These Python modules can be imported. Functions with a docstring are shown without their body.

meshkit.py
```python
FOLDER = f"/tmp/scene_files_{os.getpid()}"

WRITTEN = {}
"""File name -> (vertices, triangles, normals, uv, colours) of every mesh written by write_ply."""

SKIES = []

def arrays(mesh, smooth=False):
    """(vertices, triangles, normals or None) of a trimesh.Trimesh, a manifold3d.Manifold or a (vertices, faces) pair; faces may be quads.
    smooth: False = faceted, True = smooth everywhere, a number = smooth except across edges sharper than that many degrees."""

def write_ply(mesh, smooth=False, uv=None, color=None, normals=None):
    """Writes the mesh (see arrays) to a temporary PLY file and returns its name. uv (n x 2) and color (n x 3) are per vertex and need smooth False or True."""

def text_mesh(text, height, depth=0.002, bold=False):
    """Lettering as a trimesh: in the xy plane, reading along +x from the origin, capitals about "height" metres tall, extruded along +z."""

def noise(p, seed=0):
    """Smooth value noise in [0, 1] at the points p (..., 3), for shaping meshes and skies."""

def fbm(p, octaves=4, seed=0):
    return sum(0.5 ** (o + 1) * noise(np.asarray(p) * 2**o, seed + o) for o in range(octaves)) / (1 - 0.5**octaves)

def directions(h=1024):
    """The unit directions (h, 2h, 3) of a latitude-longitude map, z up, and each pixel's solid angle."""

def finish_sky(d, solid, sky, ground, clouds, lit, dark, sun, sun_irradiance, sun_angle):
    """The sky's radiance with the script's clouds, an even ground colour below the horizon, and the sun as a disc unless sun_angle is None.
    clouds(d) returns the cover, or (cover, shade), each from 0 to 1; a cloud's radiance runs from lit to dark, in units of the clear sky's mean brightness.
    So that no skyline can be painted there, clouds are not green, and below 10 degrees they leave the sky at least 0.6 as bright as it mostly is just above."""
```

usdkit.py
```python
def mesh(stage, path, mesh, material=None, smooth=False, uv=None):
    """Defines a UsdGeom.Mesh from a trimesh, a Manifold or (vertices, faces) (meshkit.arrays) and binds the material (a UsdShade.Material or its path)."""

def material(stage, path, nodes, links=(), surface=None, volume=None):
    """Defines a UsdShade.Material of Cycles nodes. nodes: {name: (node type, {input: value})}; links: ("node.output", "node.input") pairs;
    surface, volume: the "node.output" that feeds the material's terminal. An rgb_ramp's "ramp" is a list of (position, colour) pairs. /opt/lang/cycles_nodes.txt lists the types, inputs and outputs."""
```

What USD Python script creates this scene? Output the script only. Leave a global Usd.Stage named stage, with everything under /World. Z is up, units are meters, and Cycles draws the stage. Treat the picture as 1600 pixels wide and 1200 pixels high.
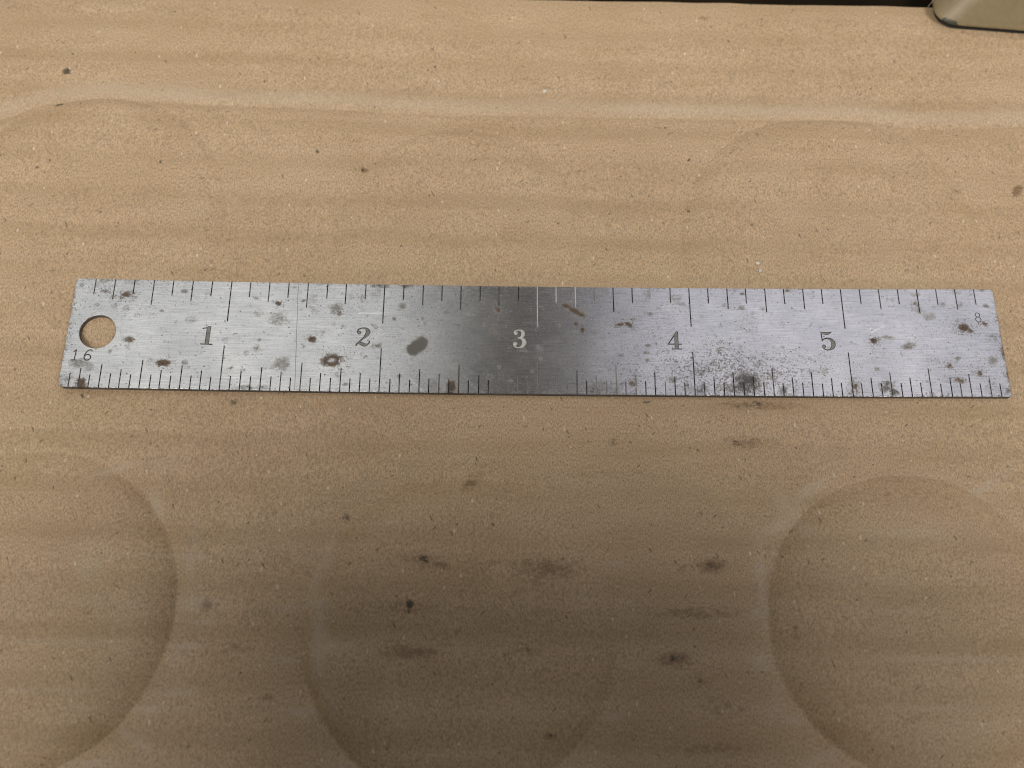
"""Close-up of a worn six inch steel rule on a sheet of corrugated cardboard."""
import math, random
import numpy as np, trimesh, shapely
from shapely.geometry import Polygon, LineString, Point, box as sbox
from shapely.ops import unary_union
import manifold3d as m3
import usdkit, meshkit
from pxr import Usd, UsdGeom, UsdLux, UsdShade, Gf, Sdf, Vt

random.seed(7)
RNG = np.random.default_rng(7)
stage = Usd.Stage.CreateInMemory()
UsdGeom.SetStageUpAxis(stage, UsdGeom.Tokens.z)
UsdGeom.SetStageMetersPerUnit(stage, 1.0)
world = UsdGeom.Xform.Define(stage, '/World')
stage.SetDefaultPrim(world.GetPrim())
UsdGeom.Scope.Define(stage, '/World/Looks')
MM = 0.001                       # everything below is laid out in millimetres

# ------------------------------------------------------------------ camera
T = 0.95                         # thickness of the rule
CAM = np.array([-5.203, -60.651, 145.526 + T])
F = 1500.0                       # focal length in pixels of a 1600 pixel wide picture
def rot(rx, ry, rz):
    cx, sx, cy, sy, cz, sz = math.cos(rx), math.sin(rx), math.cos(ry), math.sin(ry), math.cos(rz), math.sin(rz)
    X = np.array([[1, 0, 0], [0, cx, -sx], [0, sx, cx]])
    Y = np.array([[cy, 0, sy], [0, 1, 0], [-sy, 0, cy]])
    Z = np.array([[cz, -sz, 0], [sz, cz, 0], [0, 0, 1]])
    return Z @ Y @ X
CR = rot(0.348, -0.0096, 0.0059)
cam = UsdGeom.Camera.Define(stage, '/World/camera')
M = np.eye(4); M[:3, :3] = CR.T; M[3, :3] = CAM * MM
cam.AddTransformOp().Set(Gf.Matrix4d(*M.ravel().tolist()))
cam.CreateHorizontalApertureAttr(36.0)
cam.CreateVerticalApertureAttr(27.0)
cam.CreateFocalLengthAttr(36.0 * F / 1600.0)
cam.CreateClippingRangeAttr(Gf.Vec2f(0.005, 50.0))
cam.CreateFocusDistanceAttr(0.156)
cam.CreateFStopAttr(16.0)
cam.CreateExposureAttr(0.25)

# ------------------------------------------------------------------ light: two shop lights overhead, dim room round them
def rect_light(name, x0, x1, y0, y1, z, colour, intensity):
    l = UsdLux.RectLight.Define(stage, '/World/' + name)
    l.AddTranslateOp().Set(Gf.Vec3d((x0 + x1) / 2 * MM, (y0 + y1) / 2 * MM, z * MM))
    l.CreateWidthAttr((x1 - x0) * MM); l.CreateHeightAttr((y1 - y0) * MM)
    l.CreateColorAttr(Gf.Vec3f(*colour)); l.CreateIntensityAttr(intensity)
    return l
rect_light('ceiling_light', -560, -52, 110, 430, 600, (0.99, 1.0, 0.97), 1.06)
rect_light('ceiling_light_001', 84, 600, 110, 430, 600, (0.92, 0.905, 1.0), 1.06)
rect_light('bench_lamp', -165, -55, -190, -85, 300, (1.0, 0.95, 0.85), 19)      # a pair of lamps over the bench, above the camera slab
rect_light('bench_lamp_001', 80, 185, -190, -85, 300, (1.0, 0.945, 0.86), 19)
dome = UsdLux.DomeLight.Define(stage, '/World/room_light')
usdkit.material(stage, '/World/Looks/room', {'b': ('background_shader', {'color': (1.0, 0.86, 0.62), 'strength': 0.08})}, surface='b.background')
UsdShade.MaterialBindingAPI.Apply(dome.GetPrim()).Bind(UsdShade.Material.Get(stage, '/World/Looks/room'))

# ------------------------------------------------------------------ helpers
def on_sheet(px, py, z=0.0):
    """Where the sight line through a point of the 1600 x 1200 photograph meets the height z (mm): used to measure the layout."""
    px, py = np.asarray(px, float), np.asarray(py, float)
    d = np.stack([(px - 800) / F, (600 - py) / F, -np.ones_like(px)], -1) @ CR.T
    t = (z - CAM[2]) / d[..., 2]
    return CAM[:2] + d[..., :2] * t[..., None]

used = {}
def numbered(parent, name):
    k = used.get((parent, name), 0); used[(parent, name)] = k + 1
    return f'{parent}/{name}' + (f'_{k:03d}' if k else '')
def tag(prim, label=None, cat=None, group=None, kind=None):
    prim = prim.GetPrim() if hasattr(prim, 'GetPrim') else prim
    for k, v in (('label', label), ('category', cat), ('group', group), ('kind', kind)):
        if v: prim.SetCustomDataByKey(k, v)
    return prim
def thing(name, label, cat, group=None):
    x = UsdGeom.Xform.Define(stage, numbered('/World', name)); tag(x, label, cat, group)
    return x.GetPath().pathString
def obj(name, mesh, mat, parent='/World', smooth=False, fields=None):
    """A mesh given in millimetres. fields: name -> value at each vertex (smooth must be False or True)."""
    v, f, n = meshkit.arrays(mesh, smooth)
    p = usdkit.mesh(stage, numbered(parent, name), (v * MM, f), '/World/Looks/' + mat)
    if n is not None:
        p.CreateNormalsAttr(Vt.Vec3fArray.FromNumpy(n.astype(np.float32))); p.SetNormalsInterpolation('vertex')
    for k, a in (fields or {}).items():
        a = np.asarray(a, np.float32)
        if a.ndim == 1:
            UsdGeom.PrimvarsAPI(p).CreatePrimvar(k, Sdf.ValueTypeNames.FloatArray, 'vertex').Set(Vt.FloatArray.FromNumpy(a))
    return p
def smoothstep(a, b, x):
    t = np.clip((x - a) / (b - a), 0, 1); return t * t * (3 - 2 * t)
def spot(P, centre, rx, ry, ang=0.0, soft=0.6):
    """1 at the heart of an elliptic mark, falling through 0.5 at its rim."""
    d = P - np.asarray(centre); c, s = math.cos(ang), math.sin(ang)
    q = np.hypot((d[:, 0] * c + d[:, 1] * s) / rx, (-d[:, 0] * s + d[:, 1] * c) / ry)
    return 1 - smoothstep(1 - soft, 1 + soft, q)

# ------------------------------------------------------------------ materials
def mat(name, nodes, links, surface='p.BSDF'):
    usdkit.material(stage, '/World/Looks/' + name, nodes, links, surface=surface)
def N(scale, detail=3, rough=0.55, dist=0.0): return ('noise_texture', {'scale': scale, 'detail': detail, 'roughness': rough, 'distortion': dist})
def ramp(*stops): return ('rgb_ramp', {'ramp': list(stops)})
def g(x): return (x, x, x)
def MX(kind='mix', fac=1.0, a=None, b=None):
    d = {'mix_type': kind, 'fac': fac}
    if a is not None: d['color1'] = a
    if b is not None: d['color2'] = b
    return ('mix', d)
def MA(op, v1=None, v2=None, v3=None, clamp=False):
    d = {'math_type': op, 'use_clamp': clamp}
    for k, v in (('value1', v1), ('value2', v2), ('value3', v3)):
        if v is not None: d[k] = v
    return ('math', d)

# kraft paper: tone blotches, fibre grain, dark and pale specks; fields give smudges and painted shade at their own places
nodes = {
    'geo': ('geometry', {}),
    'blotch': N(55, 4, 0.6), 'blotch_r': ramp((0.32, (0.505, 0.368, 0.236)), (0.5, (0.525, 0.388, 0.254)), (0.68, (0.545, 0.408, 0.272))),
    'gm': ('mapping', {'scale': (4800, 2500, 1000)}), 'grain': N(1, 4, 0.7), 'grain_r': ramp((0.3, g(0.5)), (0.5, g(1.0)), (0.7, g(1.42))),
    'sm': ('mapping', {'scale': (90, 420, 100)}), 'streak': N(1, 3, 0.6), 'streak_r': ramp((0.3, (0.96, 0.945, 0.92)), (0.55, g(1.0)), (0.8, g(1.02))),
    'm1': MX('multiply'), 'm2': MX('multiply'), 'gl': ('attribute', {'attribute': 'flute_shade'}), 'm2b': MX('mix', 1, None, (0.36, 0.25, 0.135)),  # flute valley shade is mixed in as brown
    # dark specks and short fibres
    'dv': ('voronoi_texture', {'dimensions': '2D', 'scale': 330}), 'dvc': ('separate_color', {}), 'dthr': MA('multiply_add', None, 0.26, -0.198), 'dlt': MA('less_than'),
    'fm': ('mapping', {'mapping_type': 'texture', 'rotation': (0, 0, 0.45), 'scale': (1 / 520, 1 / 130, 1)}), 'fv': ('voronoi_texture', {'dimensions': '2D', 'scale': 1}), 'fvc': ('separate_color', {}), 'fthr': MA('multiply_add', None, 0.30, -0.235), 'flt': MA('less_than'),
    'fm2': ('mapping', {'mapping_type': 'texture', 'rotation': (0, 0, -0.8), 'scale': (1 / 560, 1 / 150, 1), 'location': (0.03, 0.05, 0)}), 'fv2': ('voronoi_texture', {'dimensions': '2D', 'scale': 1}), 'fvc2': ('separate_color', {}), 'fthr2': MA('multiply_add', None, 0.30, -0.235), 'flt2': MA('less_than'),
    'sp': MA('add'), 'sp2': MA('add', clamp=True), 'spk': MA('multiply', None, 0.62), 'm3': MX('mix', 1, None, (0.085, 0.062, 0.04)),
    'lm': ('mapping', {'location': (0.31, 0.17, 0.0), 'rotation': (0, 0, 0.8), 'scale': (1, 0.5, 1)}), 'lv': ('voronoi_texture', {'dimensions': '2D', 'scale': 420}), 'lvc': ('separate_color', {}), 'lthr': MA('multiply_add', None, 0.28, -0.205), 'llt': MA('less_than'),
    'lk': MA('multiply', None, 0.65), 'm4': MX('mix', 1, None, (0.80, 0.70, 0.56)),
    # smudges, painted ring shade and sheen
    'bat': ('attribute', {'attribute': 'brown_dirt_shade'}), 'kat': ('attribute', {'attribute': 'black_dirt'}), 'pat': ('attribute', {'attribute': 'burnish_sheen'}),
    'dmap': ('mapping', {'scale': (900, 1300, 1000)}), 'dn': N(1, 6, 0.9), 'dn2': MA('multiply_add', None, 2.6, -1.3), 'bs': MA('add'), 'bss': ('map_range', {'range_type': 'smoothstep', 'from_min': 0.25, 'from_max': 1.05, 'to_min': 0.0, 'to_max': 0.75, 'clamp': True}),
    'ks': MA('add'), 'kss': ('map_range', {'range_type': 'smoothstep', 'from_min': 0.35, 'from_max': 0.95, 'to_min': 0.0, 'to_max': 0.85, 'clamp': True}),
    'm5': MX('mix', 1, None, (0.17, 0.095, 0.042)), 'm6': MX('mix', 1, None, (0.045, 0.042, 0.032)),
    'pk': MA('multiply', None, 0.48), 'm7': MX('mix', 1, None, (0.66, 0.58, 0.50)),  # rubbed paper: its sheen mixed in as a pale colour
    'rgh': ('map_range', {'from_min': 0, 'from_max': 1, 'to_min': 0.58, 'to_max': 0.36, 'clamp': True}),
    'bn': N(1500, 4, 0.65), 'bn2': N(260, 3, 0.6), 'bna': MA('multiply_add', None, 0.5), 'bump': ('bump', {'strength': 0.35, 'distance': 0.00005}),
    'p': ('principled_bsdf', {'roughness': 0.58, 'specular_ior_level': 0.42, 'diffuse_roughness': 0.4}),
}
links = [('geo.position', f'{k}.vector') for k in ('blotch', 'gm', 'sm', 'dv', 'fm', 'fm2', 'lm', 'dmap', 'bn', 'bn2')] + [
    ('dmap.vector', 'dn.vector'), ('gm.vector', 'grain.vector'), ('sm.vector', 'streak.vector'), ('fm.vector', 'fv.vector'), ('fm2.vector', 'fv2.vector'), ('lm.vector', 'lv.vector'),
    ('blotch.fac', 'blotch_r.fac'), ('grain.fac', 'grain_r.fac'), ('streak.fac', 'streak_r.fac'),
    ('blotch_r.color', 'm1.color1'), ('grain_r.color', 'm1.color2'), ('m1.color', 'm2.color1'), ('streak_r.color', 'm2.color2'),
    ('dv.color', 'dvc.color'), ('dvc.r', 'dthr.value1'), ('dv.distance', 'dlt.value1'), ('dthr.value', 'dlt.value2'),
    ('fv.color', 'fvc.color'), ('fvc.r', 'fthr.value1'), ('fv.distance', 'flt.value1'), ('fthr.value', 'flt.value2'),
    ('fv2.color', 'fvc2.color'), ('fvc2.g', 'fthr2.value1'), ('fv2.distance', 'flt2.value1'), ('fthr2.value', 'flt2.value2'),
    ('dlt.value', 'sp.value1'), ('flt.value', 'sp.value2'), ('sp.value', 'sp2.value1'), ('flt2.value', 'sp2.value2'), ('sp2.value', 'spk.value1'),
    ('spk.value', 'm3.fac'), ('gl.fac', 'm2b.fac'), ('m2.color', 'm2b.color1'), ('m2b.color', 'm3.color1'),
    ('lv.color', 'lvc.color'), ('lvc.r', 'lthr.value1'), ('lv.distance', 'llt.value1'), ('lthr.value', 'llt.value2'), ('llt.value', 'lk.value1'),
    ('lk.value', 'm4.fac'), ('m3.color', 'm4.color1'),
    ('dn.fac', 'dn2.value1'), ('bat.fac', 'bs.value1'), ('dn2.value', 'bs.value2'), ('bs.value', 'bss.value'), ('kat.fac', 'ks.value1'), ('dn2.value', 'ks.value2'), ('ks.value', 'kss.value'),
    ('bss.result', 'm5.fac'), ('m4.color', 'm5.color1'), ('kss.result', 'm6.fac'), ('m5.color', 'm6.color1'),
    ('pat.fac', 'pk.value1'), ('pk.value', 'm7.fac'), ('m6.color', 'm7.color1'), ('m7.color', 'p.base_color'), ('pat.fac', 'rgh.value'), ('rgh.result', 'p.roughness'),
    ('bn2.fac', 'bna.value1'), ('bn.fac', 'bna.value3'), ('bna.value', 'bump.height'), ('bump.normal', 'p.normal')]
mat('kraft_paper', nodes, links)
mat('kraft_plain', {'n': N(80, 4), 'r': ramp((0.3, (0.36, 0.24, 0.135)), (0.7, (0.46, 0.32, 0.19))), 'geo': ('geometry', {}), 'p': ('principled_bsdf', {'roughness': 0.8})},
    [('geo.position', 'n.vector'), ('n.fac', 'r.fac'), ('r.color', 'p.base_color')])
mat('dark_table', {'n': N(40, 5), 'r': ramp((0.3, (0.008, 0.006, 0.003)), (0.7, (0.017, 0.012, 0.006))), 'geo': ('geometry', {}), 'p': ('principled_bsdf', {'roughness': 0.9, 'specular_ior_level': 0.1})},
    [('geo.position', 'n.vector'), ('n.fac', 'r.fac'), ('r.color', 'p.base_color')])

# worn steel: brushed along its length, with pits, grey water marks and rust where the fields say
nodes = {
    'geo': ('geometry', {}),
    'bm': ('mapping', {'scale': (260, 6500, 900)}), 'brush': N(1, 4, 0.65), 'brush_r': ramp((0.25, g(0.72)), (0.5, g(1.0)), (0.75, g(1.26))),
    'cl': N(140, 5, 0.62), 'cl_r': ramp((0.3, (0.42, 0.425, 0.445)), (0.55, (0.49, 0.493, 0.512)), (0.75, (0.56, 0.562, 0.575))),
    'm1': MX('multiply'),
    'fine': N(3400, 3, 0.7), 'fine2': MA('multiply_add', None, 3.2, -1.6), 'mid': N(1500, 5, 0.85, 0.6), 'mid2': MA('multiply_add', None, 4.0, -2.0), 'patch': N(420, 4, 0.7), 'pp': MA('multiply_add', None, 0.7, -0.35), 'pq': MA('add'),
    'pa': ('attribute', {'attribute': 'pits'}), 'ga': ('attribute', {'attribute': 'grey_mark'}), 'ra': ('attribute', {'attribute': 'rust'}), 'sa': ('attribute', {'attribute': 'smear'}), 'wa': ('attribute', {'attribute': 'scratch'}),
    'ps': MA('multiply_add', None, 0.62), 'pss': ('map_range', {'range_type': 'smoothstep', 'from_min': 0.40, 'from_max': 0.86, 'to_min': 0, 'to_max': 0.8, 'clamp': True}),
    'gs': MA('multiply_add', None, 0.7), 'gss': ('map_range', {'range_type': 'smoothstep', 'from_min': 0.2, 'from_max': 0.95, 'to_min': 0, 'to_max': 1.0, 'clamp': True}), 'gk': MA('multiply'),
    'rs': MA('multiply_add', None, 0.55), 'rss': ('map_range', {'range_type': 'smoothstep', 'from_min': 0.30, 'from_max': 0.80, 'to_min': 0, 'to_max': 0.95, 'clamp': True}),
    'ss': MA('multiply_add', None, 0.8), 'sss': ('map_range', {'range_type': 'smoothstep', 'from_min': 0.15, 'from_max': 1.0, 'to_min': 0, 'to_max': 0.85, 'clamp': True}),
    'm2': MX('mix', 1, None, (0.075, 0.07, 0.068)), 'm3': MX('mix', 1, None, (0.165, 0.165, 0.152)), 'm4': MX('mix', 1, None, (0.09, 0.09, 0.092)),
    'rc': ramp((0.36, (0.04, 0.028, 0.022)), (0.5, (0.10, 0.064, 0.045)), (0.64, (0.24, 0.165, 0.115))), 'm5': MX('mix'),
    'vm': ('mapping', {'scale': (800, 1100, 900)}), 'vn': ('voronoi_texture', {'dimensions': '2D', 'scale': 1}), 'vw': N(4000, 3, 0.7), 'vww': MA('multiply_add', None, 0.5, -0.25), 'vd': MA('add'), 'vc': ('separate_color', {}), 'vt': MA('multiply_add', None, 0.34, -0.24), 'vl': MA('less_than'), 'vk': MA('multiply', None, 0.75), 'mv': MX('mix', 1, None, (0.07, 0.066, 0.064)), 'd0': MA('maximum'),
    'd1': MA('maximum'), 'd2': MA('maximum'), 'd3': MA('maximum', clamp=True),
    'me': ('map_range', {'from_min': 0, 'from_max': 1, 'to_min': 1.0, 'to_max': 0.12, 'clamp': True}),
    'ro': ('map_range', {'from_min': 0, 'from_max': 1, 'to_min': 0.205, 'to_max': 0.7, 'clamp': True}), 'rv': MA('multiply_add', None, 0.08), 'm6': MX('mix', 1, None, (0.9, 0.9, 0.9)),
    'tg': ('combine_xyz', {'x': 0, 'y': 1, 'z': 0}),
    'bh': MA('multiply_add', None, 0.6), 'bump': ('bump', {'strength': 0.35, 'distance': 0.00003}),
    'p': ('principled_bsdf', {'metallic': 1, 'anisotropic': 0.8, 'diffuse_roughness': 0.3}),
}
links = [('geo.position', f'{k}.vector') for k in ('bm', 'cl', 'fine', 'mid', 'patch', 'vm', 'vw')] + [
    ('bm.vector', 'brush.vector'), ('brush.fac', 'brush_r.fac'), ('cl.fac', 'cl_r.fac'), ('cl_r.color', 'm1.color1'), ('brush_r.color', 'm1.color2'),
    ('fine.fac', 'fine2.value1'), ('mid.fac', 'mid2.value1'),
    ('fine2.value', 'ps.value1'), ('patch.fac', 'pp.value1'), ('pp.value', 'pq.value1'), ('pa.fac', 'pq.value2'), ('pq.value', 'ps.value3'), ('ps.value', 'pss.value'),
    ('mid2.value', 'gs.value1'), ('ga.fac', 'gs.value3'), ('gs.value', 'gss.value'),
    ('mid2.value', 'rs.value1'), ('ra.fac', 'rs.value3'), ('rs.value', 'rss.value'),
    ('mid2.value', 'ss.value1'), ('sa.fac', 'ss.value3'), ('ss.value', 'sss.value'),
    ('gss.result', 'gk.value1'), ('ga.fac', 'gk.value2'),
    ('vm.vector', 'vn.vector'), ('vw.fac', 'vww.value1'), ('vn.distance', 'vd.value1'), ('vww.value', 'vd.value2'), ('vn.color', 'vc.color'), ('vc.r', 'vt.value1'), ('vd.value', 'vl.value1'), ('vt.value', 'vl.value2'), ('vl.value', 'vk.value1'), ('vk.value', 'mv.fac'), ('m1.color', 'mv.color1'), ('mv.color', 'm2.color1'), ('pss.result', 'm2.fac'), ('m2.color', 'm3.color1'), ('gk.value', 'm3.fac'), ('m3.color', 'm4.color1'), ('sss.result', 'm4.fac'),
    ('m4.color', 'm5.color1'), ('mid.fac', 'rc.fac'), ('rc.color', 'm5.color2'), ('rss.result', 'm5.fac'), ('m5.color', 'm6.color1'), ('wa.fac', 'm6.fac'), ('m6.color', 'p.base_color'),
    ('pss.result', 'd0.value1'), ('vk.value', 'd0.value2'), ('d0.value', 'd1.value1'), ('gk.value', 'd1.value2'), ('d1.value', 'd2.value1'), ('sss.result', 'd2.value2'), ('d2.value', 'd3.value1'), ('rss.result', 'd3.value2'),
    ('d3.value', 'me.value'), ('me.result', 'p.metallic'), ('d3.value', 'ro.value'), ('brush.fac', 'rv.value1'), ('ro.result', 'rv.value3'), ('rv.value', 'p.roughness'),
    ('tg.vector', 'p.tangent'), ('fine.fac', 'bh.value1'), ('brush.fac', 'bh.value3'), ('bh.value', 'bump.height'), ('bump.normal', 'p.normal')]
mat('worn_steel', nodes, links)
def plain(name, lo, hi, scale, rough, metal=0.0, **kw):
    mat(name, {'geo': ('geometry', {}), 'n': N(scale, 4, 0.65), 'r': ramp((0.3, lo), (0.7, hi)), 'p': ('principled_bsdf', {'roughness': rough, 'metallic': metal, **kw})},
        [('geo.position', 'n.vector'), ('n.fac', 'r.fac'), ('r.color', 'p.base_color')])
plain('groove_black', (0.02, 0.018, 0.018), (0.10, 0.095, 0.095), 900, 0.38, 0.7)
plain('etched_grey', (0.17, 0.17, 0.16), (0.30, 0.295, 0.28), 1400, 0.5, 0.1)
plain('etched_glint', (0.45, 0.45, 0.44), (0.75, 0.74, 0.73), 1800, 0.4, 0.1)
plain('groove_brown', (0.05, 0.042, 0.04), (0.16, 0.145, 0.14), 900, 0.45, 0.5)
plain('scratch_dark', (0.05, 0.05, 0.05), (0.2, 0.2, 0.2), 700, 0.5, 0.6)
plain('white_flake', (0.55, 0.53, 0.5), (0.8, 0.79, 0.76), 2000, 0.7)
plain('dull_black', (0.006, 0.006, 0.006), (0.014, 0.013, 0.012), 600, 0.65)
plain('fibre_white', (0.5, 0.5, 0.48), (0.6, 0.6, 0.58), 600, 0.5)
mat('beige_enamel', {'geo': ('geometry', {}), 'n': N(700, 5, 0.7), 'r': ramp((0.3, (0.235, 0.182, 0.105)), (0.7, (0.29, 0.23, 0.138))),
    'n2': N(900, 5, 0.75, 0.5), 'n3': MA('multiply_add', None, 1.6, -0.8), 'a': ('attribute', {'attribute': 'chip'}), 's': MA('add'), 'ss': ('map_range', {'from_min': 0.46, 'from_max': 0.54, 'clamp': True}),
    'mx': MX('mix', 1, None, (0.062, 0.062, 0.042)), 'bump': ('bump', {'strength': 0.3, 'distance': 0.00005}), 'p': ('principled_bsdf', {'roughness': 0.42})},
    [('geo.position', 'n.vector'), ('geo.position', 'n2.vector'), ('n.fac', 'r.fac'), ('n2.fac', 'n3.value1'), ('a.fac', 's.value1'), ('n3.value', 's.value2'), ('s.value', 'ss.value'),
     ('r.color', 'mx.color1'), ('ss.result', 'mx.fac'), ('mx.color', 'p.base_color'), ('n.fac', 'bump.height'), ('bump.normal', 'p.normal')])

# ------------------------------------------------------------------ cardboard sheet
def bow(x): return 1.07 * ((x - 15.7) / 76.2) ** 2            # how far the rule bends up from flat
e0, e1 = on_sheet(865, 0.5), on_sheet(1455, 12)                   # the sheet's far edge
slope = (e1[1] - e0[1]) / (e1[0] - e0[0])
def far(x): return e0[1] + slope * (x - e0[0])
STEP = 0.27
xs = np.arange(-112, 112.1, STEP); ts = np.linspace(0, 1, int(190 / STEP))
GX, GT = np.meshgrid(xs, ts)
y0 = on_sheet(800, 1200)[1] - 22
FY = far(GX) + 0.25 * (meshkit.noise(np.stack([GX / 6, GX * 0, GX * 0], -1), 3) - 0.5)
GY = y0 + (FY - y0) * GT
P = np.column_stack([GX.ravel(), GY.ravel()])
X, Y = P[:, 0], P[:, 1]
n3 = lambda sx, sy, seed, o=3: meshkit.fbm(np.column_stack([X / sx, Y / sy, 0 * X]), o, seed) - 0.5
h = 0.5 * bow(np.clip(X, -80, 84))
warp = n3(60, 30, 5, 2) * 3
flute = np.cos(2 * math.pi * (Y + slope * -X + warp * 0.05) / 7.3)
near = smoothstep(10, -30, Y)
h += (0.08 + 0.13 * n3(28, 8, 11)) * flute
h += 0.5 * n3(45, 25, 21) + 0.12 * n3(9, 6, 31)
# pressed rings (px of the photograph: centre, a point of the rim) and how deep each is, with a lip outside
RINGS = [((22, 950), (276, 945), 2.3, 2.0, None), ((718, 985), (474, 960), 3.2, 2.4, math.pi - 0.35), ((1436, 972), (1200, 965), 2.2, 2.0, None),
         ((140, 340), (150, 160), 1.2, 2.0, None), ((720, 375), (895, 300), 0.95, 2.0, None), ((1300, 385), (1492, 292), 1.15, 2.0, None),
         ((205, -150), (205, 22), 1.2, 2.0, None), ((800, -145), (790, 36), 1.0, 2.0, None)]      # ... height of the disc, width of the outer flank, its sharper side
rub_sheen = np.zeros(len(P))
for c, r, depth, lip, side in RINGS:
    c = on_sheet(*c); R = np.linalg.norm(on_sheet(*r) - c)
    d = np.hypot(X - c[0], Y - c[1]); a = np.arctan2(Y - c[1], X - c[0])
    d = d + 0.5 * (meshkit.noise(np.column_stack([np.cos(a) * 3 + c[0], np.sin(a) * 3, 0 * a]), 2) - 0.5)
    vary = 0.55 + 0.9 * meshkit.noise(np.column_stack([np.cos(a) * 2 + c[0], np.sin(a) * 2, 0 * a + 4]), 6)
    e = d - R
    vary = 1 + (vary - 1) * smoothstep(0.3 * R, 0.9 * R, d)
    if side is not None: vary = vary * (0.3 + 0.7 * np.maximum(0, np.cos(a - side)) ** 0.8)
    h += vary * depth * np.where(e > 0, -0.28 * np.exp(-np.maximum(e, 0) / lip), -0.28 + 1.28 * (1 - np.exp(np.minimum(e, 0) / 2.8)) * (0.35 + 0.65 * smoothstep(0.0, 0.9 * R, d)))
    rub_sheen += (0.8 if depth > 1.2 else 0.25) * np.exp(-((d - R - 2.2) / 1.7) ** 2) * (0.12 + 0.88 * smoothstep(0.75, 1.0, flute)) * smoothstep(-25, -40, Y)  # sheen of the rubbed flute crests outside each rim, painted pale
# long crease across the sheet along the tops of the far rings
cpx = np.array([(-60, 215), (0, 195), (60, 172), (150, 158), (270, 166), (500, 172), (650, 181), (800, 181), (1000, 186), (1100, 188), (1350, 190), (1440, 206), (1600, 201), (1700, 200)], float)
cp = on_sheet(cpx[:, 0], cpx[:, 1])
yc = np.interp(X, cp[:, 0], cp[:, 1]) + 0.35 * (meshkit.fbm(np.column_stack([X / 5, 0 * X, 0 * X]), 2, 8) - 0.5)
h += np.where(Y > yc, 0.6 * (1 - np.exp(-np.maximum(Y - yc, 0) / 2.5)) * np.exp(-np.maximum(Y - yc, 0) / 14), 1.5 * (1 - np.exp(np.minimum(Y - yc, 0) / 2.2)) * np.exp(np.minimum(Y - yc, 0) / 16))
rub_sheen += 0.75 * np.exp(-((Y - yc - 2.0) / 1.6) ** 2) * (0.5 + meshkit.noise(np.column_stack([X / 9, Y / 3, 0 * X]), 17))  # upper side of the crease painted pale, as scuffed and as lit
rub_sheen += 0.30 * smoothstep(0.8, 1.0, flute) * smoothstep(0.05, 0.25, n3(30, 10, 41)) * near
h *= 1 - 0.9 * smoothstep(-7, -1, Y - far(X))
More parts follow.
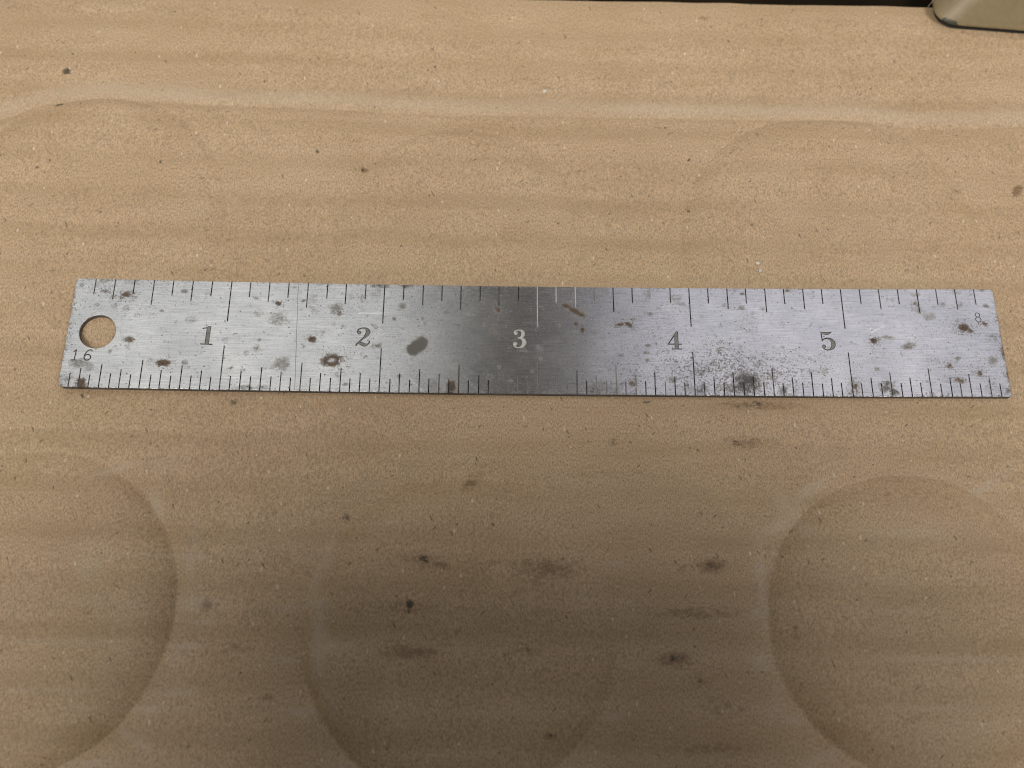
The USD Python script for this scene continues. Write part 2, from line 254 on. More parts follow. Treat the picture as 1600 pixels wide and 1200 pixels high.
# keep the sheet under the rule
under = (smoothstep(13, 9.5, np.abs(Y)) * smoothstep(82, 77, np.abs(X)))
ceil = bow(X) - 0.04
h = np.where(under > 0, np.minimum(h, h * (1 - under) + ceil * under), h)
brown, black = np.zeros(len(P)), np.zeros(len(P))
def px_spot(px, py, rx, ry, ang=0.0, soft=0.7):
    c = on_sheet(px, py); k = abs(on_sheet(px + 10, py)[0] - c[0]) / 10
    return spot(P, c, rx * k, ry * k / 0.93, ang, soft)
for px, py, rx, ry, s, ang in [(735, 756, 14, 9, .8, .9), (748, 742, 5, 11, .5, -.5), (855, 888, 46, 14, .75, 0), (850, 915, 40, 26, .35, 0), (1165, 692, 34, 8, .7, 0), (1206, 691, 20, 9, .45, 0), (958, 690, 8, 8, .6, 0), (900, 690, 70, 5, .35, 0),
        (1180, 634, 60, 7, .7, 0), (670, 880, 34, 8, .7, -.2), (760, 880, 60, 8, .35, 0), (1112, 884, 20, 9, .9, 0), (1066, 889, 9, 6, .6, 0), (1085, 957, 70, 8, .6, 0), (1110, 957, 18, 8, .5, 0), (640, 1020, 44, 9, .75, 0), (1055, 1030, 26, 9, .85, 0),
        (1090, 1065, 20, 10, .5, 0), (822, 1018, 24, 6, .5, 0), (640, 950, 50, 10, .55, 0), (325, 944, 7, 6, 1.1, 0), (320, 945, 20, 6, .4, 0), (860, 1150, 10, 6, .8, 0), (1130, 1105, 40, 14, .5, 0), (418, 1090, 9, 6, .7, 0), (370, 1010, 26, 7, .5, 0),
        (1585, 303, 10, 5, 1.1, .9), (570, 269, 7, 4, 1.0, -.4), (735, 758, 8, 6, .6, .6), (1275, 395, 8, 5, .4, 0), (1490, 305, 9, 4, .6, 0), (1520, 309, 12, 4, .4, 0), (1100, 30, 7, 4, .8, 0), (1180, 505, 30, 6, .2, 0), (1350, 955, 14, 8, .3, 0), (1240, 990, 6, 12, .6, 0),
        (560, 1170, 40, 8, .35, 0), (1120, 1170, 60, 10, .55, 0), (700, 1200, 120, 12, .35, 0), (980, 690, 60, 6, .3, 0), (960, 740, 120, 10, .35, 0), (700, 725, 90, 6, .35, 0), (500, 722, 60, 6, .3, 0), (460, 880, 60, 30, .3, 0), (455, 1000, 40, 50, .3, 0)]:  # ends with the shade outside the middle ring, painted brown
    brown = np.maximum(brown, 1.0 * s * px_spot(px, py, rx * 1.25, ry * 1.25, ang, 0.9))
for px, py, rx, ry, s, ang in [(109, 119, 7, 7, 1.3, .5), (97, 170, 8, 3.5, 1.2, .3), (86, 190, 4, 9, .6, .2), (86, 235, 3, 26, .5, 0), (87, 262, 3, 9, .75, 0), (68, 274, 3, 2.5, 1.1, 0), (118, 91, 2.5, 2.5, 1, 0), (85, 95, 3, 2, .9, 0), (275, 22, 4, 3, .9, 0), (262, 101, 2.4, 2.4, 1, 0), (257, 263, 3, 3.5, 1.1, 0), (498, 243, 4, 4, 1.1, 0),
        (680, 106, 2.5, 4, 1, 0), (415, 131, 3, 3, .9, 0), (567, 269, 3, 3, 1.1, 0), (642, 946, 9, 8, 1.15, .5), (640, 958, 5, 5, .9, 0), (541, 808, 11, 8, .72, .3), (540, 814, 8, 5, .6, 0), (366, 630, 9, 7, .75, .8), (745, 718, 2, 6, 1, .4), (1075, 254, 2.4, 4.5, 1.2, -.6), (1150, 620, 10, 4, .6, 0), (1180, 632, 16, 7, .72, 0), (1155, 634, 18, 5, .6, 0),
        (1010, 628, 8, 4, .8, 0), (664, 877, 16, 6, .8, -.3), (1152, 692, 14, 5, .7, 0), (958, 690, 2.5, 7, .95, 0), (1180, 670, 3, 8, .6, 0), (1115, 884, 13, 6, .7, 0), (1054, 1028, 16, 6, .75, 0), (1098, 956, 14, 4, .6, 0), (825, 1016, 12, 4, .7, 0), (1094, 1066, 6, 8, .55, 0), (860, 1149, 4, 3.5, 1, 0), (295, 1167, 3, 3, 1.1, 0), (162, 867, 2, 2, 1, 0),
        (771, 822, 3, 5, .9, .4), (875, 721, 2, 3, .8, 0), (1017, 820, 2, 4, .8, 0), (1335, 745, 3, 2, 1, 0), (872, 122, 2, 5, .9, .4), (995, 186, 3, 2, 1, 0), (1039, 204, 3, 2.5, 1, 0), (1030, 204, 14, 3, .5, 0), (1139, 246, 3, 2, 1, 0), (1075, 332, 3, 3, 1, 0), (1172, 358, 4, 4, .8, -.6), (1215, 305, 1.8, 5, .8, 0), (1310, 306, 2, 5, .8, 0), (1488, 305, 5, 3, .8, 0),
        (871, 354, 3, 3, .8, 0), (1190, 31, 2.5, 2.5, .9, 0), (1138, 66, 2, 3, .9, 0), (845, 352, 20, 3, .35, 0), (10, 404, 2, 4, 1, 0), (162, 338, 3, 2, 1, .5), (189, 355, 2.5, 2, 1, 0), (45, 389, 2, 3, .9, 0), (328, 366, 2, 3, .9, 0), (356, 377, 1.5, 6, .8, -.3), (668, 328, 2, 3, 1, 0), (724, 427, 1.5, 5, 1, 0), (678, 398, 2, 2.5, 1, 0), (132, 621, 4, 5, .9, .6), (92, 429, 8, 3, .55, 0),
        (345, 663, 8, 5, .45, 0), (225, 719, 2, 2.5, .9, 0), (373, 708, 2, 4, .9, -.4), (1455, 705, 3, 2, .7, 0), (1415, 665, 4, 2, .9, .7), (1582, 650, 2, 3, .9, 0), (1240, 988, 3, 6, .5, 0), (1190, 1050, 4, 3, .8, 0), (1307, 1178, 4, 2, .8, 0)]:
    black = np.maximum(black, 0.92 * s * px_spot(px, py, rx * 0.85, ry * 0.85, ang, 0.8))
# rubbed paper beside the discs and on flute crests, its sheen painted pale
rub_sheen *= 0.6
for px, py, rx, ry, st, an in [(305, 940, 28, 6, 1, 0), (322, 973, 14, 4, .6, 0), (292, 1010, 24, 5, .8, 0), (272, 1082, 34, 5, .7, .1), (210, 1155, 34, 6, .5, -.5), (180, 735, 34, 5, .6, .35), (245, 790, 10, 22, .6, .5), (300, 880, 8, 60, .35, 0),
        (496, 945, 18, 8, 1, 0), (499, 1000, 14, 55, .85, .1), (503, 895, 12, 45, .7, -.3), (512, 1012, 20, 7, .8, 0), (520, 1090, 10, 40, .35, .3), (1188, 958, 12, 6, 1, 0), (1190, 890, 16, 8, .7, 0), (1215, 822, 22, 8, .6, .5), (1262, 768, 34, 7, .5, .55), (1188, 1030, 16, 6, .8, 0), (1192, 920, 8, 70, .5, 0), (1235, 800, 12, 40, .4, .5),  # starts with the lit inner edge of the middle ring, painted pale
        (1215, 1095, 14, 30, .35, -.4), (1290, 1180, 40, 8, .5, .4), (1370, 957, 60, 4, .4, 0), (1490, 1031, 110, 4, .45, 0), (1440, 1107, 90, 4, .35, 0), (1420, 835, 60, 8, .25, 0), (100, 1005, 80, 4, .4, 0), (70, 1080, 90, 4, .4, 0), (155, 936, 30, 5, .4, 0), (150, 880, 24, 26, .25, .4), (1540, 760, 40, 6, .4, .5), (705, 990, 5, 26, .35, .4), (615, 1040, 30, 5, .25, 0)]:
    rub_sheen = np.maximum(rub_sheen, st * px_spot(px, py, rx, ry, an, 0.9) * (0.55 + 0.6 * meshkit.noise(np.column_stack([X / 1.2, Y / 0.8, 0 * X]), 23)))
# faint brown bands: shade of the flute valleys painted in, plus random streaks
valley_shade = smoothstep(-0.1, 1.0, -flute) * (0.12 + 0.16 * smoothstep(-0.15, 0.25, n3(70, 5, 51))) + 0.10 * smoothstep(0.0, 0.3, n3(14, 3, 57))
nv, nu = GX.shape
idx = np.arange(nv * nu).reshape(nv, nu)
quads = np.stack([idx[:-1, :-1], idx[:-1, 1:], idx[1:, 1:], idx[1:, :-1]], -1).reshape(-1, 4)
V = np.column_stack([X, Y, h])
card = thing('cardboard_sheet', 'large stained tan corrugated cardboard sheet with pressed rings lying under the steel rule', 'cardboard')
obj('top_liner', (V, quads), 'kraft_paper', card, smooth=True, fields={'flute_shade': np.clip(valley_shade, 0, 1), 'brown_dirt_shade': brown, 'black_dirt': black, 'burnish_sheen': np.clip(rub_sheen, 0, 1)})
# the fluted middle and the bottom liner, as far as the sheet reaches
def far_strip(z_of_y, n, name, inset):
    yy = np.linspace(0, 1, n); xx = np.linspace(-112, 112, 12)
    A, B = np.meshgrid(xx, yy); Yv = y0 + (far(A) - inset - y0) * B
    v = np.column_stack([A.ravel(), Yv.ravel(), z_of_y(Yv).ravel()])
    i = np.arange(v.shape[0]).reshape(n, 12)
    q = np.stack([i[:-1, :-1], i[:-1, 1:], i[1:, 1:], i[1:, :-1]], -1).reshape(-1, 4)
    obj(name, (v, q), 'kraft_plain', card, smooth=True)
far_strip(lambda y: -3.0 + 0.9 * np.cos(2 * math.pi * y / 7.3), 420, 'fluting', 0.3)
far_strip(lambda y: -4.2 + 0 * y, 2, 'bottom_liner', 0.1)
ex = np.linspace(-112, 112, 120)
top_edge = V[idx[-1, np.linspace(0, nu - 1, 120).astype(int)]]
ev = np.vstack([top_edge, top_edge - np.array([0, 0, 0.35])]); k = np.arange(119)
obj('liner_edge', (ev, np.column_stack([k + 120, k + 121, k + 1, k])), 'kraft_plain', card)

table = trimesh.creation.box((1400, 1000, 20)); table.apply_translation((0, 100, -4.6 - 10))
tag(obj('tabletop', table, 'dark_table'), kind='structure')

# ------------------------------------------------------------------ steel rule
HALF, HW = 76.2, 9.525
def corner(cx, cy, r, a0):
    return [(cx + r * math.cos(math.radians(a0 + t)), cy + r * math.sin(math.radians(a0 + t))) for t in np.linspace(0, 90, 7)]
rTR, rTL, rBL, rBR = 0.9, 0.45, 0.9, 0.35
outline = Polygon(corner(HALF - rTR, HW - rTR, rTR, 0) + corner(-HALF + rTL, HW - rTL, rTL, 90) + corner(-HALF + rBL, -HW + rBL, rBL, 180) + corner(HALF - rBR, -HW + rBR, rBR, 270))
def rpx(px, py):                                                # a point of the photograph on the rule's top face
    z = T
    for _ in range(4):
        q = on_sheet(px, py, z); z = T + bow(q[..., 0])
    return q
hc = rpx(152.3, 518.0)
hole = Point(*hc).buffer(2.93, 28)
LW = 0.09                                                     # half width of a graduation
ticks = []
for i in range(1, 48):
    L = 7.15 if i % 8 == 0 else 4.45 if i % 4 == 0 else 3.7 if i % 2 == 0 else 2.8
    x = -HALF + i * 25.4 / 8 + RNG.normal(0, 0.03); L += RNG.normal(0, 0.06)
    ticks.append((x, HW - L, HW + 0.4))
for i in range(1, 96):
    L = 7.6 if i % 16 == 0 else 4.85 if i % 8 == 0 else 4.05 if i % 4 == 0 else 3.2 if i % 2 == 0 else 2.3
    x = -HALF + i * 25.4 / 16 + RNG.normal(0, 0.03); L += RNG.normal(0, 0.06)
    ticks.append((x, -HW - 0.4, -HW + L))
tick_poly = [sbox(x - LW, a, x + LW, b) for x, a, b in ticks]

def stroke(pts, closed=False):
    """A pen stroke: (x, y, half width) along its way, smoothed."""
    pts = np.array(pts, float)
    if len(pts) > 2:
        from scipy.interpolate import PchipInterpolator, CubicSpline
        t = np.r_[0, np.cumsum(np.hypot(*np.diff(pts[:, :2], axis=0).T))]
        tt = np.linspace(0, t[-1], 40)
        pts = np.column_stack([CubicSpline(t, pts[:, :2])(tt), PchipInterpolator(t, pts[:, 2])(tt)])
    c = [Point(x, y).buffer(w, 8) for x, y, w in pts]
    return unary_union([unary_union([a, b]).convex_hull for a, b in zip(c[:-1], c[1:])])
def bar(*p): return Polygon(p)
GL = {
 '1': unary_union([bar((.24, 0.05), (.50, 0.05), (.50, 1), (.44, 1), (.24, .93)), bar((-.02, 0), (.72, 0), (.72, .065), (-.02, .065)), stroke([(.02, .86, .03), (.16, .89, .03), (.36, .97, .035)])]),
 '2': unary_union([Point(.15, .72).buffer(.10), stroke([(.06, .74, .035), (.10, .88, .035), (.28, .97, .03), (.48, .93, .06), (.57, .76, .115), (.50, .58, .09), (.32, .38, .045), (.12, .18, .035), (.03, .02, .03)]),
                   stroke([(.03, .03, .03), (.14, .17, .045), (.28, .13, .09), (.44, .06, .09), (.58, .10, .045), (.66, .26, .03)])]),
 '3': unary_union([Point(.16, .80).buffer(.095), Point(.13, .22).buffer(.105), stroke([(.07, .82, .03), (.14, .94, .03), (.32, .98, .03), (.48, .93, .07), (.54, .78, .10), (.48, .63, .07), (.32, .53, .03)]),
                   stroke([(.28, .54, .03), (.46, .52, .06), (.58, .40, .10), (.60, .27, .11), (.50, .09, .07), (.32, .01, .03), (.13, .05, .03), (.04, .20, .03)])]),
 '4': unary_union([bar((.36, 0.03), (.58, 0.03), (.58, 1), (.53, 1), (.36, .85)), stroke([(.50, .97, .03), (.02, .29, .03)]), stroke([(.0, .29, .032), (.74, .29, .032)]), bar((.20, 0), (.76, 0), (.76, .06), (.20, .06))]),
 '5': unary_union([stroke([(.05, .97, .03), (.07, .50, .03)]), bar((.03, 1), (.03, .90), (.20, .82), (.40, .82), (.55, .92), (.62, 1), (.45, .97), (.25, .97)), Point(.13, .20).buffer(.10),
                   stroke([(.07, .52, .03), (.22, .62, .03), (.42, .62, .05), (.59, .48, .10), (.62, .32, .12), (.56, .14, .09), (.36, .02, .035), (.16, .05, .03), (.05, .18, .03)])]),
 'a': unary_union([stroke([(.12, .80, .05), (.30, .98, .05)]), stroke([(.30, .98, .05), (.30, .02, .05)]), stroke([(.06, .03, .045), (.52, .03, .045)])]),
 '6': stroke([(.56, .93, .05), (.40, .97, .05), (.18, .80, .05), (.06, .48, .05), (.08, .20, .05), (.26, .03, .05), (.48, .08, .05), (.60, .28, .05), (.50, .48, .05), (.28, .54, .05), (.10, .38, .05)]),
 '8': unary_union([stroke([(.32 + .20 * math.sin(t), .76 + .22 * math.cos(t), .035) for t in np.linspace(0, 6.28, 16)]), stroke([(.32 + .25 * math.sin(t), .29 + .26 * math.cos(t), .035) for t in np.linspace(0, 6.28, 16)])]),
}
def place(ch, px, py, H, wide=1.0, ang=0.0):
    gl = GL[ch]; b = gl.bounds
    gl = shapely.affinity.translate(gl, -(b[0] + b[2]) / 2, -(b[1] + b[3]) / 2)
    gl = shapely.affinity.rotate(shapely.affinity.scale(gl, H * wide, H, origin=(0, 0)), ang, origin=(0, 0))
    c = rpx(px, py); return shapely.affinity.translate(gl, c[0], c[1]).simplify(0.006)
import shapely.affinity
numerals = [place('1', 324.3, 524.0, 3.3, .82, -1), place('2', 567.4, 526.5, 3.3, 1.02), place('3', 812, 529.4, 3.2, .98), place('4', 1054, 531.8, 3.25, .93), place('5', 1294.3, 532.8, 3.3, .97),
            place('a', 117.5, 554.5, 1.85, 1.0, -3), place('6', 137.5, 554.5, 1.9, 1.0, -6), place('8', 1528, 496, 1.75, 1.0, 2)]

def cross(poly):
    polys = getattr(poly, 'geoms', [poly]); rings = []
    for p in polys:
        rings += [np.array(p.exterior.coords)[:-1]] + [np.array(r.coords)[:-1] for r in p.interiors]
    return m3.CrossSection([r.tolist() for r in rings], m3.FillRule.EvenOdd)
DEPTH = 0.10
body = cross(outline.difference(hole)).extrude(T)
# softened arrises: shave the top and bottom edges
rim = cross(outline.difference(hole)).extrude(0.06) - cross(outline.difference(hole).buffer(-0.05)).extrude(0.06)
slots = cross(unary_union(tick_poly).intersection(outline.buffer(1)).union(unary_union(numerals))).extrude(DEPTH + 1).translate((0, 0, T - DEPTH))
body = body - rim.translate((0, 0, T - 0.05)) - slots
body = body.refine_to_length(0.26)
mm = body.to_mesh(); bv = np.array(mm.vert_properties[:, :3], float); bf = np.array(mm.tri_verts)
RP = bv[:, :2].copy()
def rspot(px, py, rx, ry, ang=0.0, soft=0.6):
    return spot(RP, rpx(px, py), rx / 9.65, ry / 9.0, ang, soft)
def upto(field, rows, soft=0.5):
    for px, py, rx, ry, s, ang in rows:
        field[:] = np.maximum(field, s * rspot(px, py, rx, ry, ang, soft))
Z = lambda: np.zeros(len(RP))
rust, grey, smear, pits, scratch = Z(), Z(), Z(), Z(), Z()
RUST = [(198, 460, 8, 5, .8, 0), (164, 455, 8, 4, .6, 0), (255, 567, 11, 5.5, 1, 0), (435, 474, 5, 3, 1, -.3), (488, 530, 7, 5, 1, 0), (518, 563, 17, 10, .95, .15), (531, 489, 5, 5, .75, .8), (778, 484, 6, 6, .85, 0), (774, 477, 4, 4, .7, 0), (884, 478, 9, 4, .9, -.35), (898, 486, 13, 4.5, 1, -.5), (908, 492, 8, 3.5, .95, -.4),
            (900, 506, 4, 3, 1, 0), (910, 515, 3.5, 4.5, 1, 0), (969, 507, 7, 2.5, .95, .3), (982, 507, 7, 3, 1, -.5), (1365, 532, 5, 4.5, 1.1, 0), (1506, 512, 9, 6, 1.05, 0), (1516, 517, 6, 3.5, .8, -.6), (1431, 475, 7, 5, .62, 0), (1539, 506, 4, 2, 1, 0), (705, 604, 8, 10, .95, 0), (768, 517, 6, 5, .6, 0), (1500, 594, 11, 6, .68, 0), (1531, 583, 6, 5, .8, -.5),
            (1485, 572, 7, 5, .65, 0), (127, 598, 7, 8, .9, 0), (201, 531, 8, 5, .55, 0), (368, 521, 4, 2, .7, .3), (988, 599, 6, 5, .65, .5), (992, 590, 4, 8, .5, 0), (876, 563, 6, 5, .5, 0), (887, 526, 5, 5, .4, 0), (990, 499, 4, 2, .7, 0), (1337, 604, 6, 9, .65, 0), (565, 465, 4, 6, .5, 0), (362, 574, 9, 3, .5, .4), (1125, 545, 10, 6, .35, 0),
            (1566, 550, 4, 9, .5, 0), (1576, 587, 3, 8, .6, 0), (1230, 455, 7, 3, .6, 0), (350, 560, 3, 3, .6, 0)]
upto(rust, RUST, .8)
rust -= 0.55 * rspot(518, 563, 7, 4, .2, .6)
upto(grey, [(201, 531, 10, 6, .9, 0), (646, 546, 11, 10, 1.25, 0), (659, 536, 10, 11, 1.25, 0), (653, 541, 15, 11, 1.25, .5), (440, 569, 15, 13, .7, .5), (125, 567, 18, 8, .75, .05), (140, 573, 8, 9, .65, 0), (434, 498, 17, 13, .58, 0), (405, 490, 10, 8, .45, 0), (525, 483, 12, 10, .68, 0), (298, 499, 12, 9, .55, 0), (487, 468, 12, 10, .45, 0), (547, 464, 8, 7, .5, 0), (590, 458, 12, 9, .45, 0), (384, 551, 6, 6, .62, 0), (401, 543, 7, 7, .6, 0),
            (629, 478, 7, 6, .72, 0), (616, 498, 4, 4, .75, 0), (586, 511, 6, 5, .5, 0), (586, 541, 6, 5, .72, 0), (593, 540, 5, 5, .72, 0), (538, 509, 6, 4, .55, 0), (521, 507, 5, 4, .5, 0), (1551, 564, 8, 8, .72, 0), (1552, 528, 9, 9, .55, 0), (235, 563, 6, 5, .6, 0), (289, 566, 7, 5, .75, 0), (352, 532, 7, 6, .55, 0), (677, 602, 8, 9, .6, 0), (765, 589, 7, 5, .8, 0), (798, 595, 5, 3, .6, 0),
            (818, 547, 6, 3, .8, 0), (842, 545, 8, 7, .5, 0), (842, 560, 8, 4, .6, 0), (780, 573, 4, 4, .7, 0), (736, 581, 5, 3, .6, 0), (733, 491, 12, 4, .6, -.1), (1055, 465, 12, 6, .55, 0), (1062, 474, 14, 5, .45, 0), (1420, 541, 14, 6, .8, .25), (1452, 494, 12, 8, .6, 0), (1436, 486, 6, 6, .7, 0), (1431, 480, 8, 9, .5, 0), (1497, 560, 7, 4, .75, 0), (1540, 478, 5, 4, .75, 0), (1450, 500, 6, 3, .6, 0),
            (163, 438, 10, 6, .7, 0), (205, 440, 16, 7, .5, 0), (128, 445, 5, 4, .6, 0), (180, 478, 8, 4, .55, 0), (197, 482, 8, 6, .55, .7), (152, 476, 5, 4, .6, 0), (253, 486, 4, 3, .85, 0), (288, 455, 7, 4, .8, 0), (325, 458, 8, 5, .45, 0), (400, 466, 5, 3, .8, 0), (474, 470, 5, 3, .8, .5), (484, 478, 3, 3, .6, 0), (492, 486, 9, 5, .5, 0), (200, 541, 6, 5, .45, 0), (230, 544, 4, 3, .6, 0), (180, 541, 4, 3, .6, 0),
            (1165, 595, 22, 16, .75, .2), (1185, 602, 14, 12, .6, 0), (1190, 482, 8, 4, .6, 0), (1158, 481, 7, 4, .7, 0), (1175, 490, 4, 4, .6, 0), (1017, 491, 5, 4, .7, 0), (1012, 460, 8, 9, .55, 0), (1030, 480, 5, 4, .5, 0), (945, 455, 8, 4, .6, 0), (970, 555, 5, 4, .6, 0), (1012, 540, 6, 3, .7, 0), (1011, 551, 6, 3, .7, 0), (1011, 563, 5, 3, .7, 0), (1050, 594, 10, 6, .55, 0), (1160, 459, 5, 3, .9, 0), (1268, 462, 9, 8, .4, 0),
            (1222, 508, 5, 8, .5, .5), (1267, 507, 3, 4, .6, 0), (1337, 538, 8, 3, .5, -.3), (1385, 527, 10, 4, .7, 0), (1393, 528, 6, 4, .6, 0), (1370, 576, 5, 5, .65, 0), (1395, 468, 5, 4, .5, 0), (1494, 457, 8, 6, .5, 0), (1430, 460, 10, 5, .55, 0), (1472, 475, 7, 4, .6, 0), (1500, 477, 6, 4, .6, 0), (540, 600, 6, 4, .6, 0), (527, 586, 6, 6, .5, 0), (624, 587, 4, 3, .8, 0), (690, 500, 4, 3, .7, 0), (696, 488, 5, 3, .7, 0), (660, 497, 3, 3, .7, 0)])
for q in RNG.uniform((-75, -9.2), (75, 9.2), (150, 2)):         # countless faint freckles of tarnish
    r_ = RNG.uniform(0.12, 0.5); grey = np.maximum(grey, RNG.uniform(.35, .7) * spot(RP, q, r_ * RNG.uniform(.8, 1.5), r_, 0, .7))
ring = np.clip(rspot(1164, 510, 22, 27, .15, .3) - rspot(1162, 510, 18, 23, .15, .25), 0, 1); grey[:] = np.maximum(grey, .5 * ring)
grey[:] = np.maximum(grey, .34 * rspot(1164, 510, 20, 25, .15, .3))
upto(smear, [(1168, 600, 24, 16, .85, .3), (1100, 608, 16, 8, .6, 0), (1140, 606, 30, 9, .55, 0), (1224, 611, 7, 7, .85, 0), (1178, 606, 14, 8, .6, 0), (1336, 604, 8, 10, .7, 0), (1386, 604, 12, 9, .85, .3), (1398, 613, 8, 6, .95, 0), (1330, 612, 8, 5, .6, 0), (940, 606, 26, 10, .55, 0), (965, 604, 14, 8, .4, 0), (1075, 606, 10, 7, .5, 0), (806, 616, 10, 4, .8, 0), (860, 613, 10, 4, .5, 0), (930, 612, 12, 5, .6, 0),
             (100, 592, 12, 12, .45, 0), (125, 601, 8, 10, .7, 0), (1575, 611, 7, 6, .6, 0), (1555, 605, 16, 8, .35, 0), (385, 606, 12, 4, .7, 0), (408, 606, 10, 4, .6, 0), (595, 446, 16, 4, .7, 0), (635, 446, 12, 4, .7, 0), (1290, 580, 8, 5, .4, 0), (1268, 580, 16, 6, .4, 0), (1243, 610, 5, 6, .4, 0), (1456, 616, 8, 4, .6, 0), (500, 443, 8, 3, .5, 0), (1535, 453, 8, 3, .7, 0), (690, 446, 10, 3, .5, 0)], .8)
pits[:] = 0.15 + 0.26 * rspot(1190, 575, 150, 34, 0, .7) + 0.12 * rspot(1480, 560, 130, 70, 0, .8) + 0.14 * rspot(180, 465, 120, 35, 0, .8) + 0.10 * rspot(1150, 592, 90, 30, 0, .6) + 0.08 * rspot(600, 470, 160, 40, 0, .9) + 0.1 * rspot(1010, 560, 120, 60, 0, .9)
edge_d = np.minimum(HW - np.abs(RP[:, 1]), HALF - np.abs(RP[:, 0]))
pits += 0.30 * np.exp(-np.maximum(edge_d, 0) / 0.35)
rust += 0.30 * np.exp(-np.maximum(HALF - np.abs(RP[:, 0]), 0) / 0.25) + 0.2 * np.exp(-np.maximum(edge_d, 0) / 0.15)
halo = Z()
for px, py, rx, ry, st, an in RUST: halo = np.maximum(halo, 0.32 * st * rspot(px, py, rx * 1.7 + 2, ry * 1.7 + 2, an, .9))
pits += halo
side = bv[:, 2] < T - 0.055
smear[side] = np.maximum(smear[side], 1.1); rust[side] = np.maximum(rust[side], 0.38)
def line_field(a, b, w):
    return np.exp(-(shapely.distance(LineString([rpx(*a), rpx(*b)]), shapely.points(RP)) / w) ** 2)
for a, b in (((1355, 508), (1362, 516)), ((1362, 519), (1381, 510)), ((868, 535), (872, 533)), ((746, 552), (750, 556)), ((640, 592), (660, 610)), ((724, 586), (744, 608)), ((560, 489), (600, 490))):
    scratch = np.maximum(scratch, 0.45 * line_field(a, b, 0.11))
def bend(v):
    v = np.array(v, float); v[:, 2] += bow(v[:, 0]); return v
ruler = thing('steel_ruler', 'worn brushed steel six inch ruler, rust spotted, with hanging hole, lying on cardboard', 'ruler')
obj('blade', (bend(bv), bf), 'worn_steel', ruler, fields={'rust': np.clip(rust, 0, 1.3), 'grey_mark': grey, 'smear': smear, 'pits': pits, 'scratch': scratch})
def groove(poly, depth, inset):
    """The cut surface of an engraved shape: its sloping walls, and its floor."""
    out = [[], []]
    for p in getattr(poly, 'geoms', [poly]):
        inner = p.buffer(-inset)
        for k, part in enumerate((p.difference(inner), inner)):
            for q in getattr(part, 'geoms', [part]):
                if q.is_empty or q.area < 1e-6: continue
                v2, f2 = trimesh.creation.triangulate_polygon(q, engine='earcut')
                v2 = np.asarray(v2, float)
                d = shapely.distance(p.boundary, shapely.points(v2))
                out[k].append(trimesh.Trimesh(np.column_stack([v2, T - 0.008 - depth * np.minimum(d / inset, 1.0)]), f2, process=False))
    return [trimesh.util.concatenate(o) for o in out]
for x, a, b in ticks:
    a, b = max(a, -HW + 0.02), min(b, HW - 0.02)
    ys = (a, b); d = 0.055
    v = []
    for y in ys: v += [(x - LW, y, T - 0.006), (x - 0.02, y, T - 0.006 - d), (x + 0.02, y, T - 0.006 - d), (x + LW, y, T - 0.006)]
    f = [(0, 1, 5, 4), (1, 2, 6, 5), (2, 3, 7, 6)]
    f = [tuple(reversed(q)) for q in f] if False else f
    worn = math.exp(-((x - 2) / 11) ** 2) > RNG.random()
    obj('graduation', (bend(v), np.array(f)), 'etched_glint' if worn and b > 0 and RNG.random() < .6 else 'etched_grey' if worn else 'groove_brown' if RNG.random() < .4 else 'groove_black', ruler)
for ch, poly in zip(['1', '2', '3', '4', '5', '1', '6', '8'], numerals):
    small = poly.bounds[3] - poly.bounds[1] < 2.4
    walls, floor = groove(poly, 0.05 if small else 0.07, 0.05 if small else 0.10)
    n = obj('numeral', (bend(floor.vertices), floor.faces), 'groove_brown' if small else 'etched_glint' if ch == '3' else 'etched_grey', ruler)
    obj('outline', (bend(walls.vertices), walls.faces), 'etched_glint' if ch == '3' else 'groove_black' if small else 'groove_brown', n.GetPath().pathString)  # the middle numeral is pale throughout, its glint put into the colour
# one long hairline scribed right across the blade
a, b = rpx(466, 447), rpx(460.5, 609)
dx = np.array([0.035, 0])
v = [(*(a - dx), T + .004), (*(b - dx), T + .004), (*(b + dx), T + .004), (*(a + dx), T + .004)]
obj('scribed_line', (bend(v), np.array([(0, 1, 2, 3)])), 'scratch_dark', ruler)

# ------------------------------------------------------------------ beige metal box at the far right corner
def disc(cx, cy, z, r, n=40):
    t = np.linspace(0, 2 * math.pi, n, endpoint=False); return np.column_stack([cx + r * np.cos(t), cy + r * np.sin(t), 0 * t + z])
c0 = on_sheet(1454, 45.5, 0.8); ang = math.atan2(*(on_sheet(1600, 57, .8) - c0)[::-1])
ca, sa = math.cos(ang), math.sin(ang)
def to_world(v):
    v = np.array(v, float); return np.column_stack([c0[0] + v[:, 0] * ca - v[:, 1] * sa, c0[1] + v[:, 0] * sa + v[:, 1] * ca, v[:, 2]])
LBX, WBX, HBX, rc = 62.0, 40.0, 22.0, 4.2
def shell(z0, z1, in0, in1, r0, r1):
    pts = []
    for cx in (0, 1):
        for cy in (0, 1):
            for z, ins, r, e in ((z0, in0, r0, 0), (z1, in1, r1, 1)):
                x = ins + r if cx == 0 else LBX - ins - r
                y = ins * 0.75 + r if cy == 0 else WBX - ins * 0.75 - r
                if e == 0: pts += [disc(x, y, z, r - .35), disc(x, y, z + .35, r)]
                else: pts += [disc(x, y, z - .9, r), disc(x, y, z - .25, r - .5), disc(x, y, z, r - 1.1)]
    return np.vstack(pts)
bx = thing('metal_box', 'beige enamelled metal box with rounded corner and chipped paint behind the ruler', 'box')
pts = shell(1.9, HBX, 0.0, 17.0, rc, 3.0)
hull = m3.Manifold.hull_points(pts.tolist()) if hasattr(m3.Manifold, 'hull_points') else m3.Manifold.batch_hull([])
hull = hull.refine_to_length(0.6).to_mesh(); hv = np.array(hull.vert_properties[:, :3], float); hf = np.array(hull.tri_verts)
hw = to_world(hv)
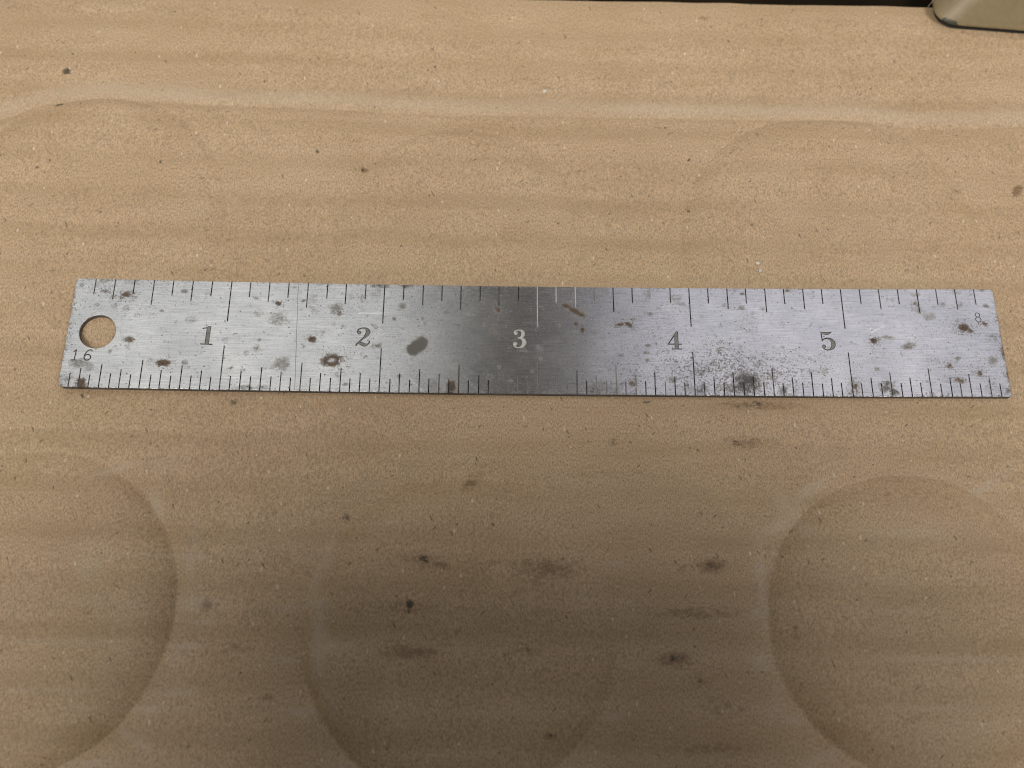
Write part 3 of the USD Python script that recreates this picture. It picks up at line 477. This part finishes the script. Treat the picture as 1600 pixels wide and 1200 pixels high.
def projected(v):
    q = (v - CAM) @ CR; return np.column_stack([800 + F * q[:, 0] / -q[:, 2], 600 - F * q[:, 1] / -q[:, 2]])
chip_at = hv[np.argmin(np.hypot(*(projected(hw) - (1481, 37)).T) + 1000 * (hv[:, 1] > 8))]
dc = hv - chip_at
chip = 1 - smoothstep(0.2, 1.8, np.sqrt((dc[:, 0] / 2.0) ** 2 + (dc[:, 1] / 1.0) ** 2 + (dc[:, 2] / 0.8) ** 2))
obj('cover', (hw, hf), 'beige_enamel', bx, smooth=True, fields={'chip': chip})
pts = shell(0.62, 1.95, 0.7, 0.7, rc - .5, rc - .3)
hull = m3.Manifold.hull_points(pts.tolist()).to_mesh()
obj('dark_base', (to_world(hull.vert_properties[:, :3]), np.array(hull.tri_verts)), 'dull_black', bx, smooth=40)  # black strip under the cover

# ------------------------------------------------------------------ unseen slab standing for the camera, widened to shade the near edge of the sheet
hb = m3.Manifold.batch_hull([m3.Manifold.sphere(4, 24).translate((x, y, z)) for x in (-92, 92) for y in (-40, 40) for z in (5, 8)]).to_mesh()
hbv = np.array(hb.vert_properties[:, :3], float) + np.array([8, -46, 1])
tag(obj('camera_shade_slab', (hbv @ CR.T + CAM, np.array(hb.tri_verts)), 'dull_black', smooth=40), 'dark slab for the unseen camera over the ruler, widened to shade the sheet', 'camera')

# ------------------------------------------------------------------ crumbs and a stray fibre
def height_at(q):
    i = np.argmin((X - q[0]) ** 2 + (Y - q[1]) ** 2); return h[i]
def crumb(name, px, py, sx, sy, sz, seed, label, cat, material, rotz=0.3):
    m = trimesh.creation.icosphere(subdivisions=2, radius=1.0)
    v = m.vertices * (1 + 0.55 * (meshkit.fbm(m.vertices * 1.4 + 9, 3, seed)[:, None] - 0.5)) * np.array([sx, sy, sz])
    c, s = math.cos(rotz), math.sin(rotz); v = np.column_stack([v[:, 0] * c - v[:, 1] * s, v[:, 0] * s + v[:, 1] * c, v[:, 2]])
    q = on_sheet(px, py); v += np.array([q[0], q[1], height_at(q) + sz * 0.7])
    tag(obj(name, (v, m.faces), material, smooth=50), label, cat)
crumb('paint_flake', 851, 144, .42, .30, .14, 3, 'bright white flake on the cardboard above the ruler, near the crease', 'flake', 'white_flake')
crumb('plaster_crumb', 1181, 417, .36, .30, .16, 5, 'pale upper crumb of the two touching just above the ruler', 'crumb', 'white_flake')
crumb('plaster_crumb', 1185, 428, .34, .30, .18, 6, 'pale lower crumb of the two touching just above the ruler', 'crumb', 'white_flake', 1.0)
fp = np.array([(1448, 14, 0.4), (1452, 8, 1.2), (1457, 2, 2.4), (1461, -6, 3.4)])
fpt = np.array([(*on_sheet(a, b, z), z) for a, b, z in fp])
tube = trimesh.util.concatenate([trimesh.creation.cylinder(radius=0.05, segment=(p, q), sections=6) for p, q in zip(fpt[:-1], fpt[1:])])
tag(obj('stray_fibre', tube, 'fibre_white'), 'fine white fibre standing at the corner of the beige box', 'fibre')
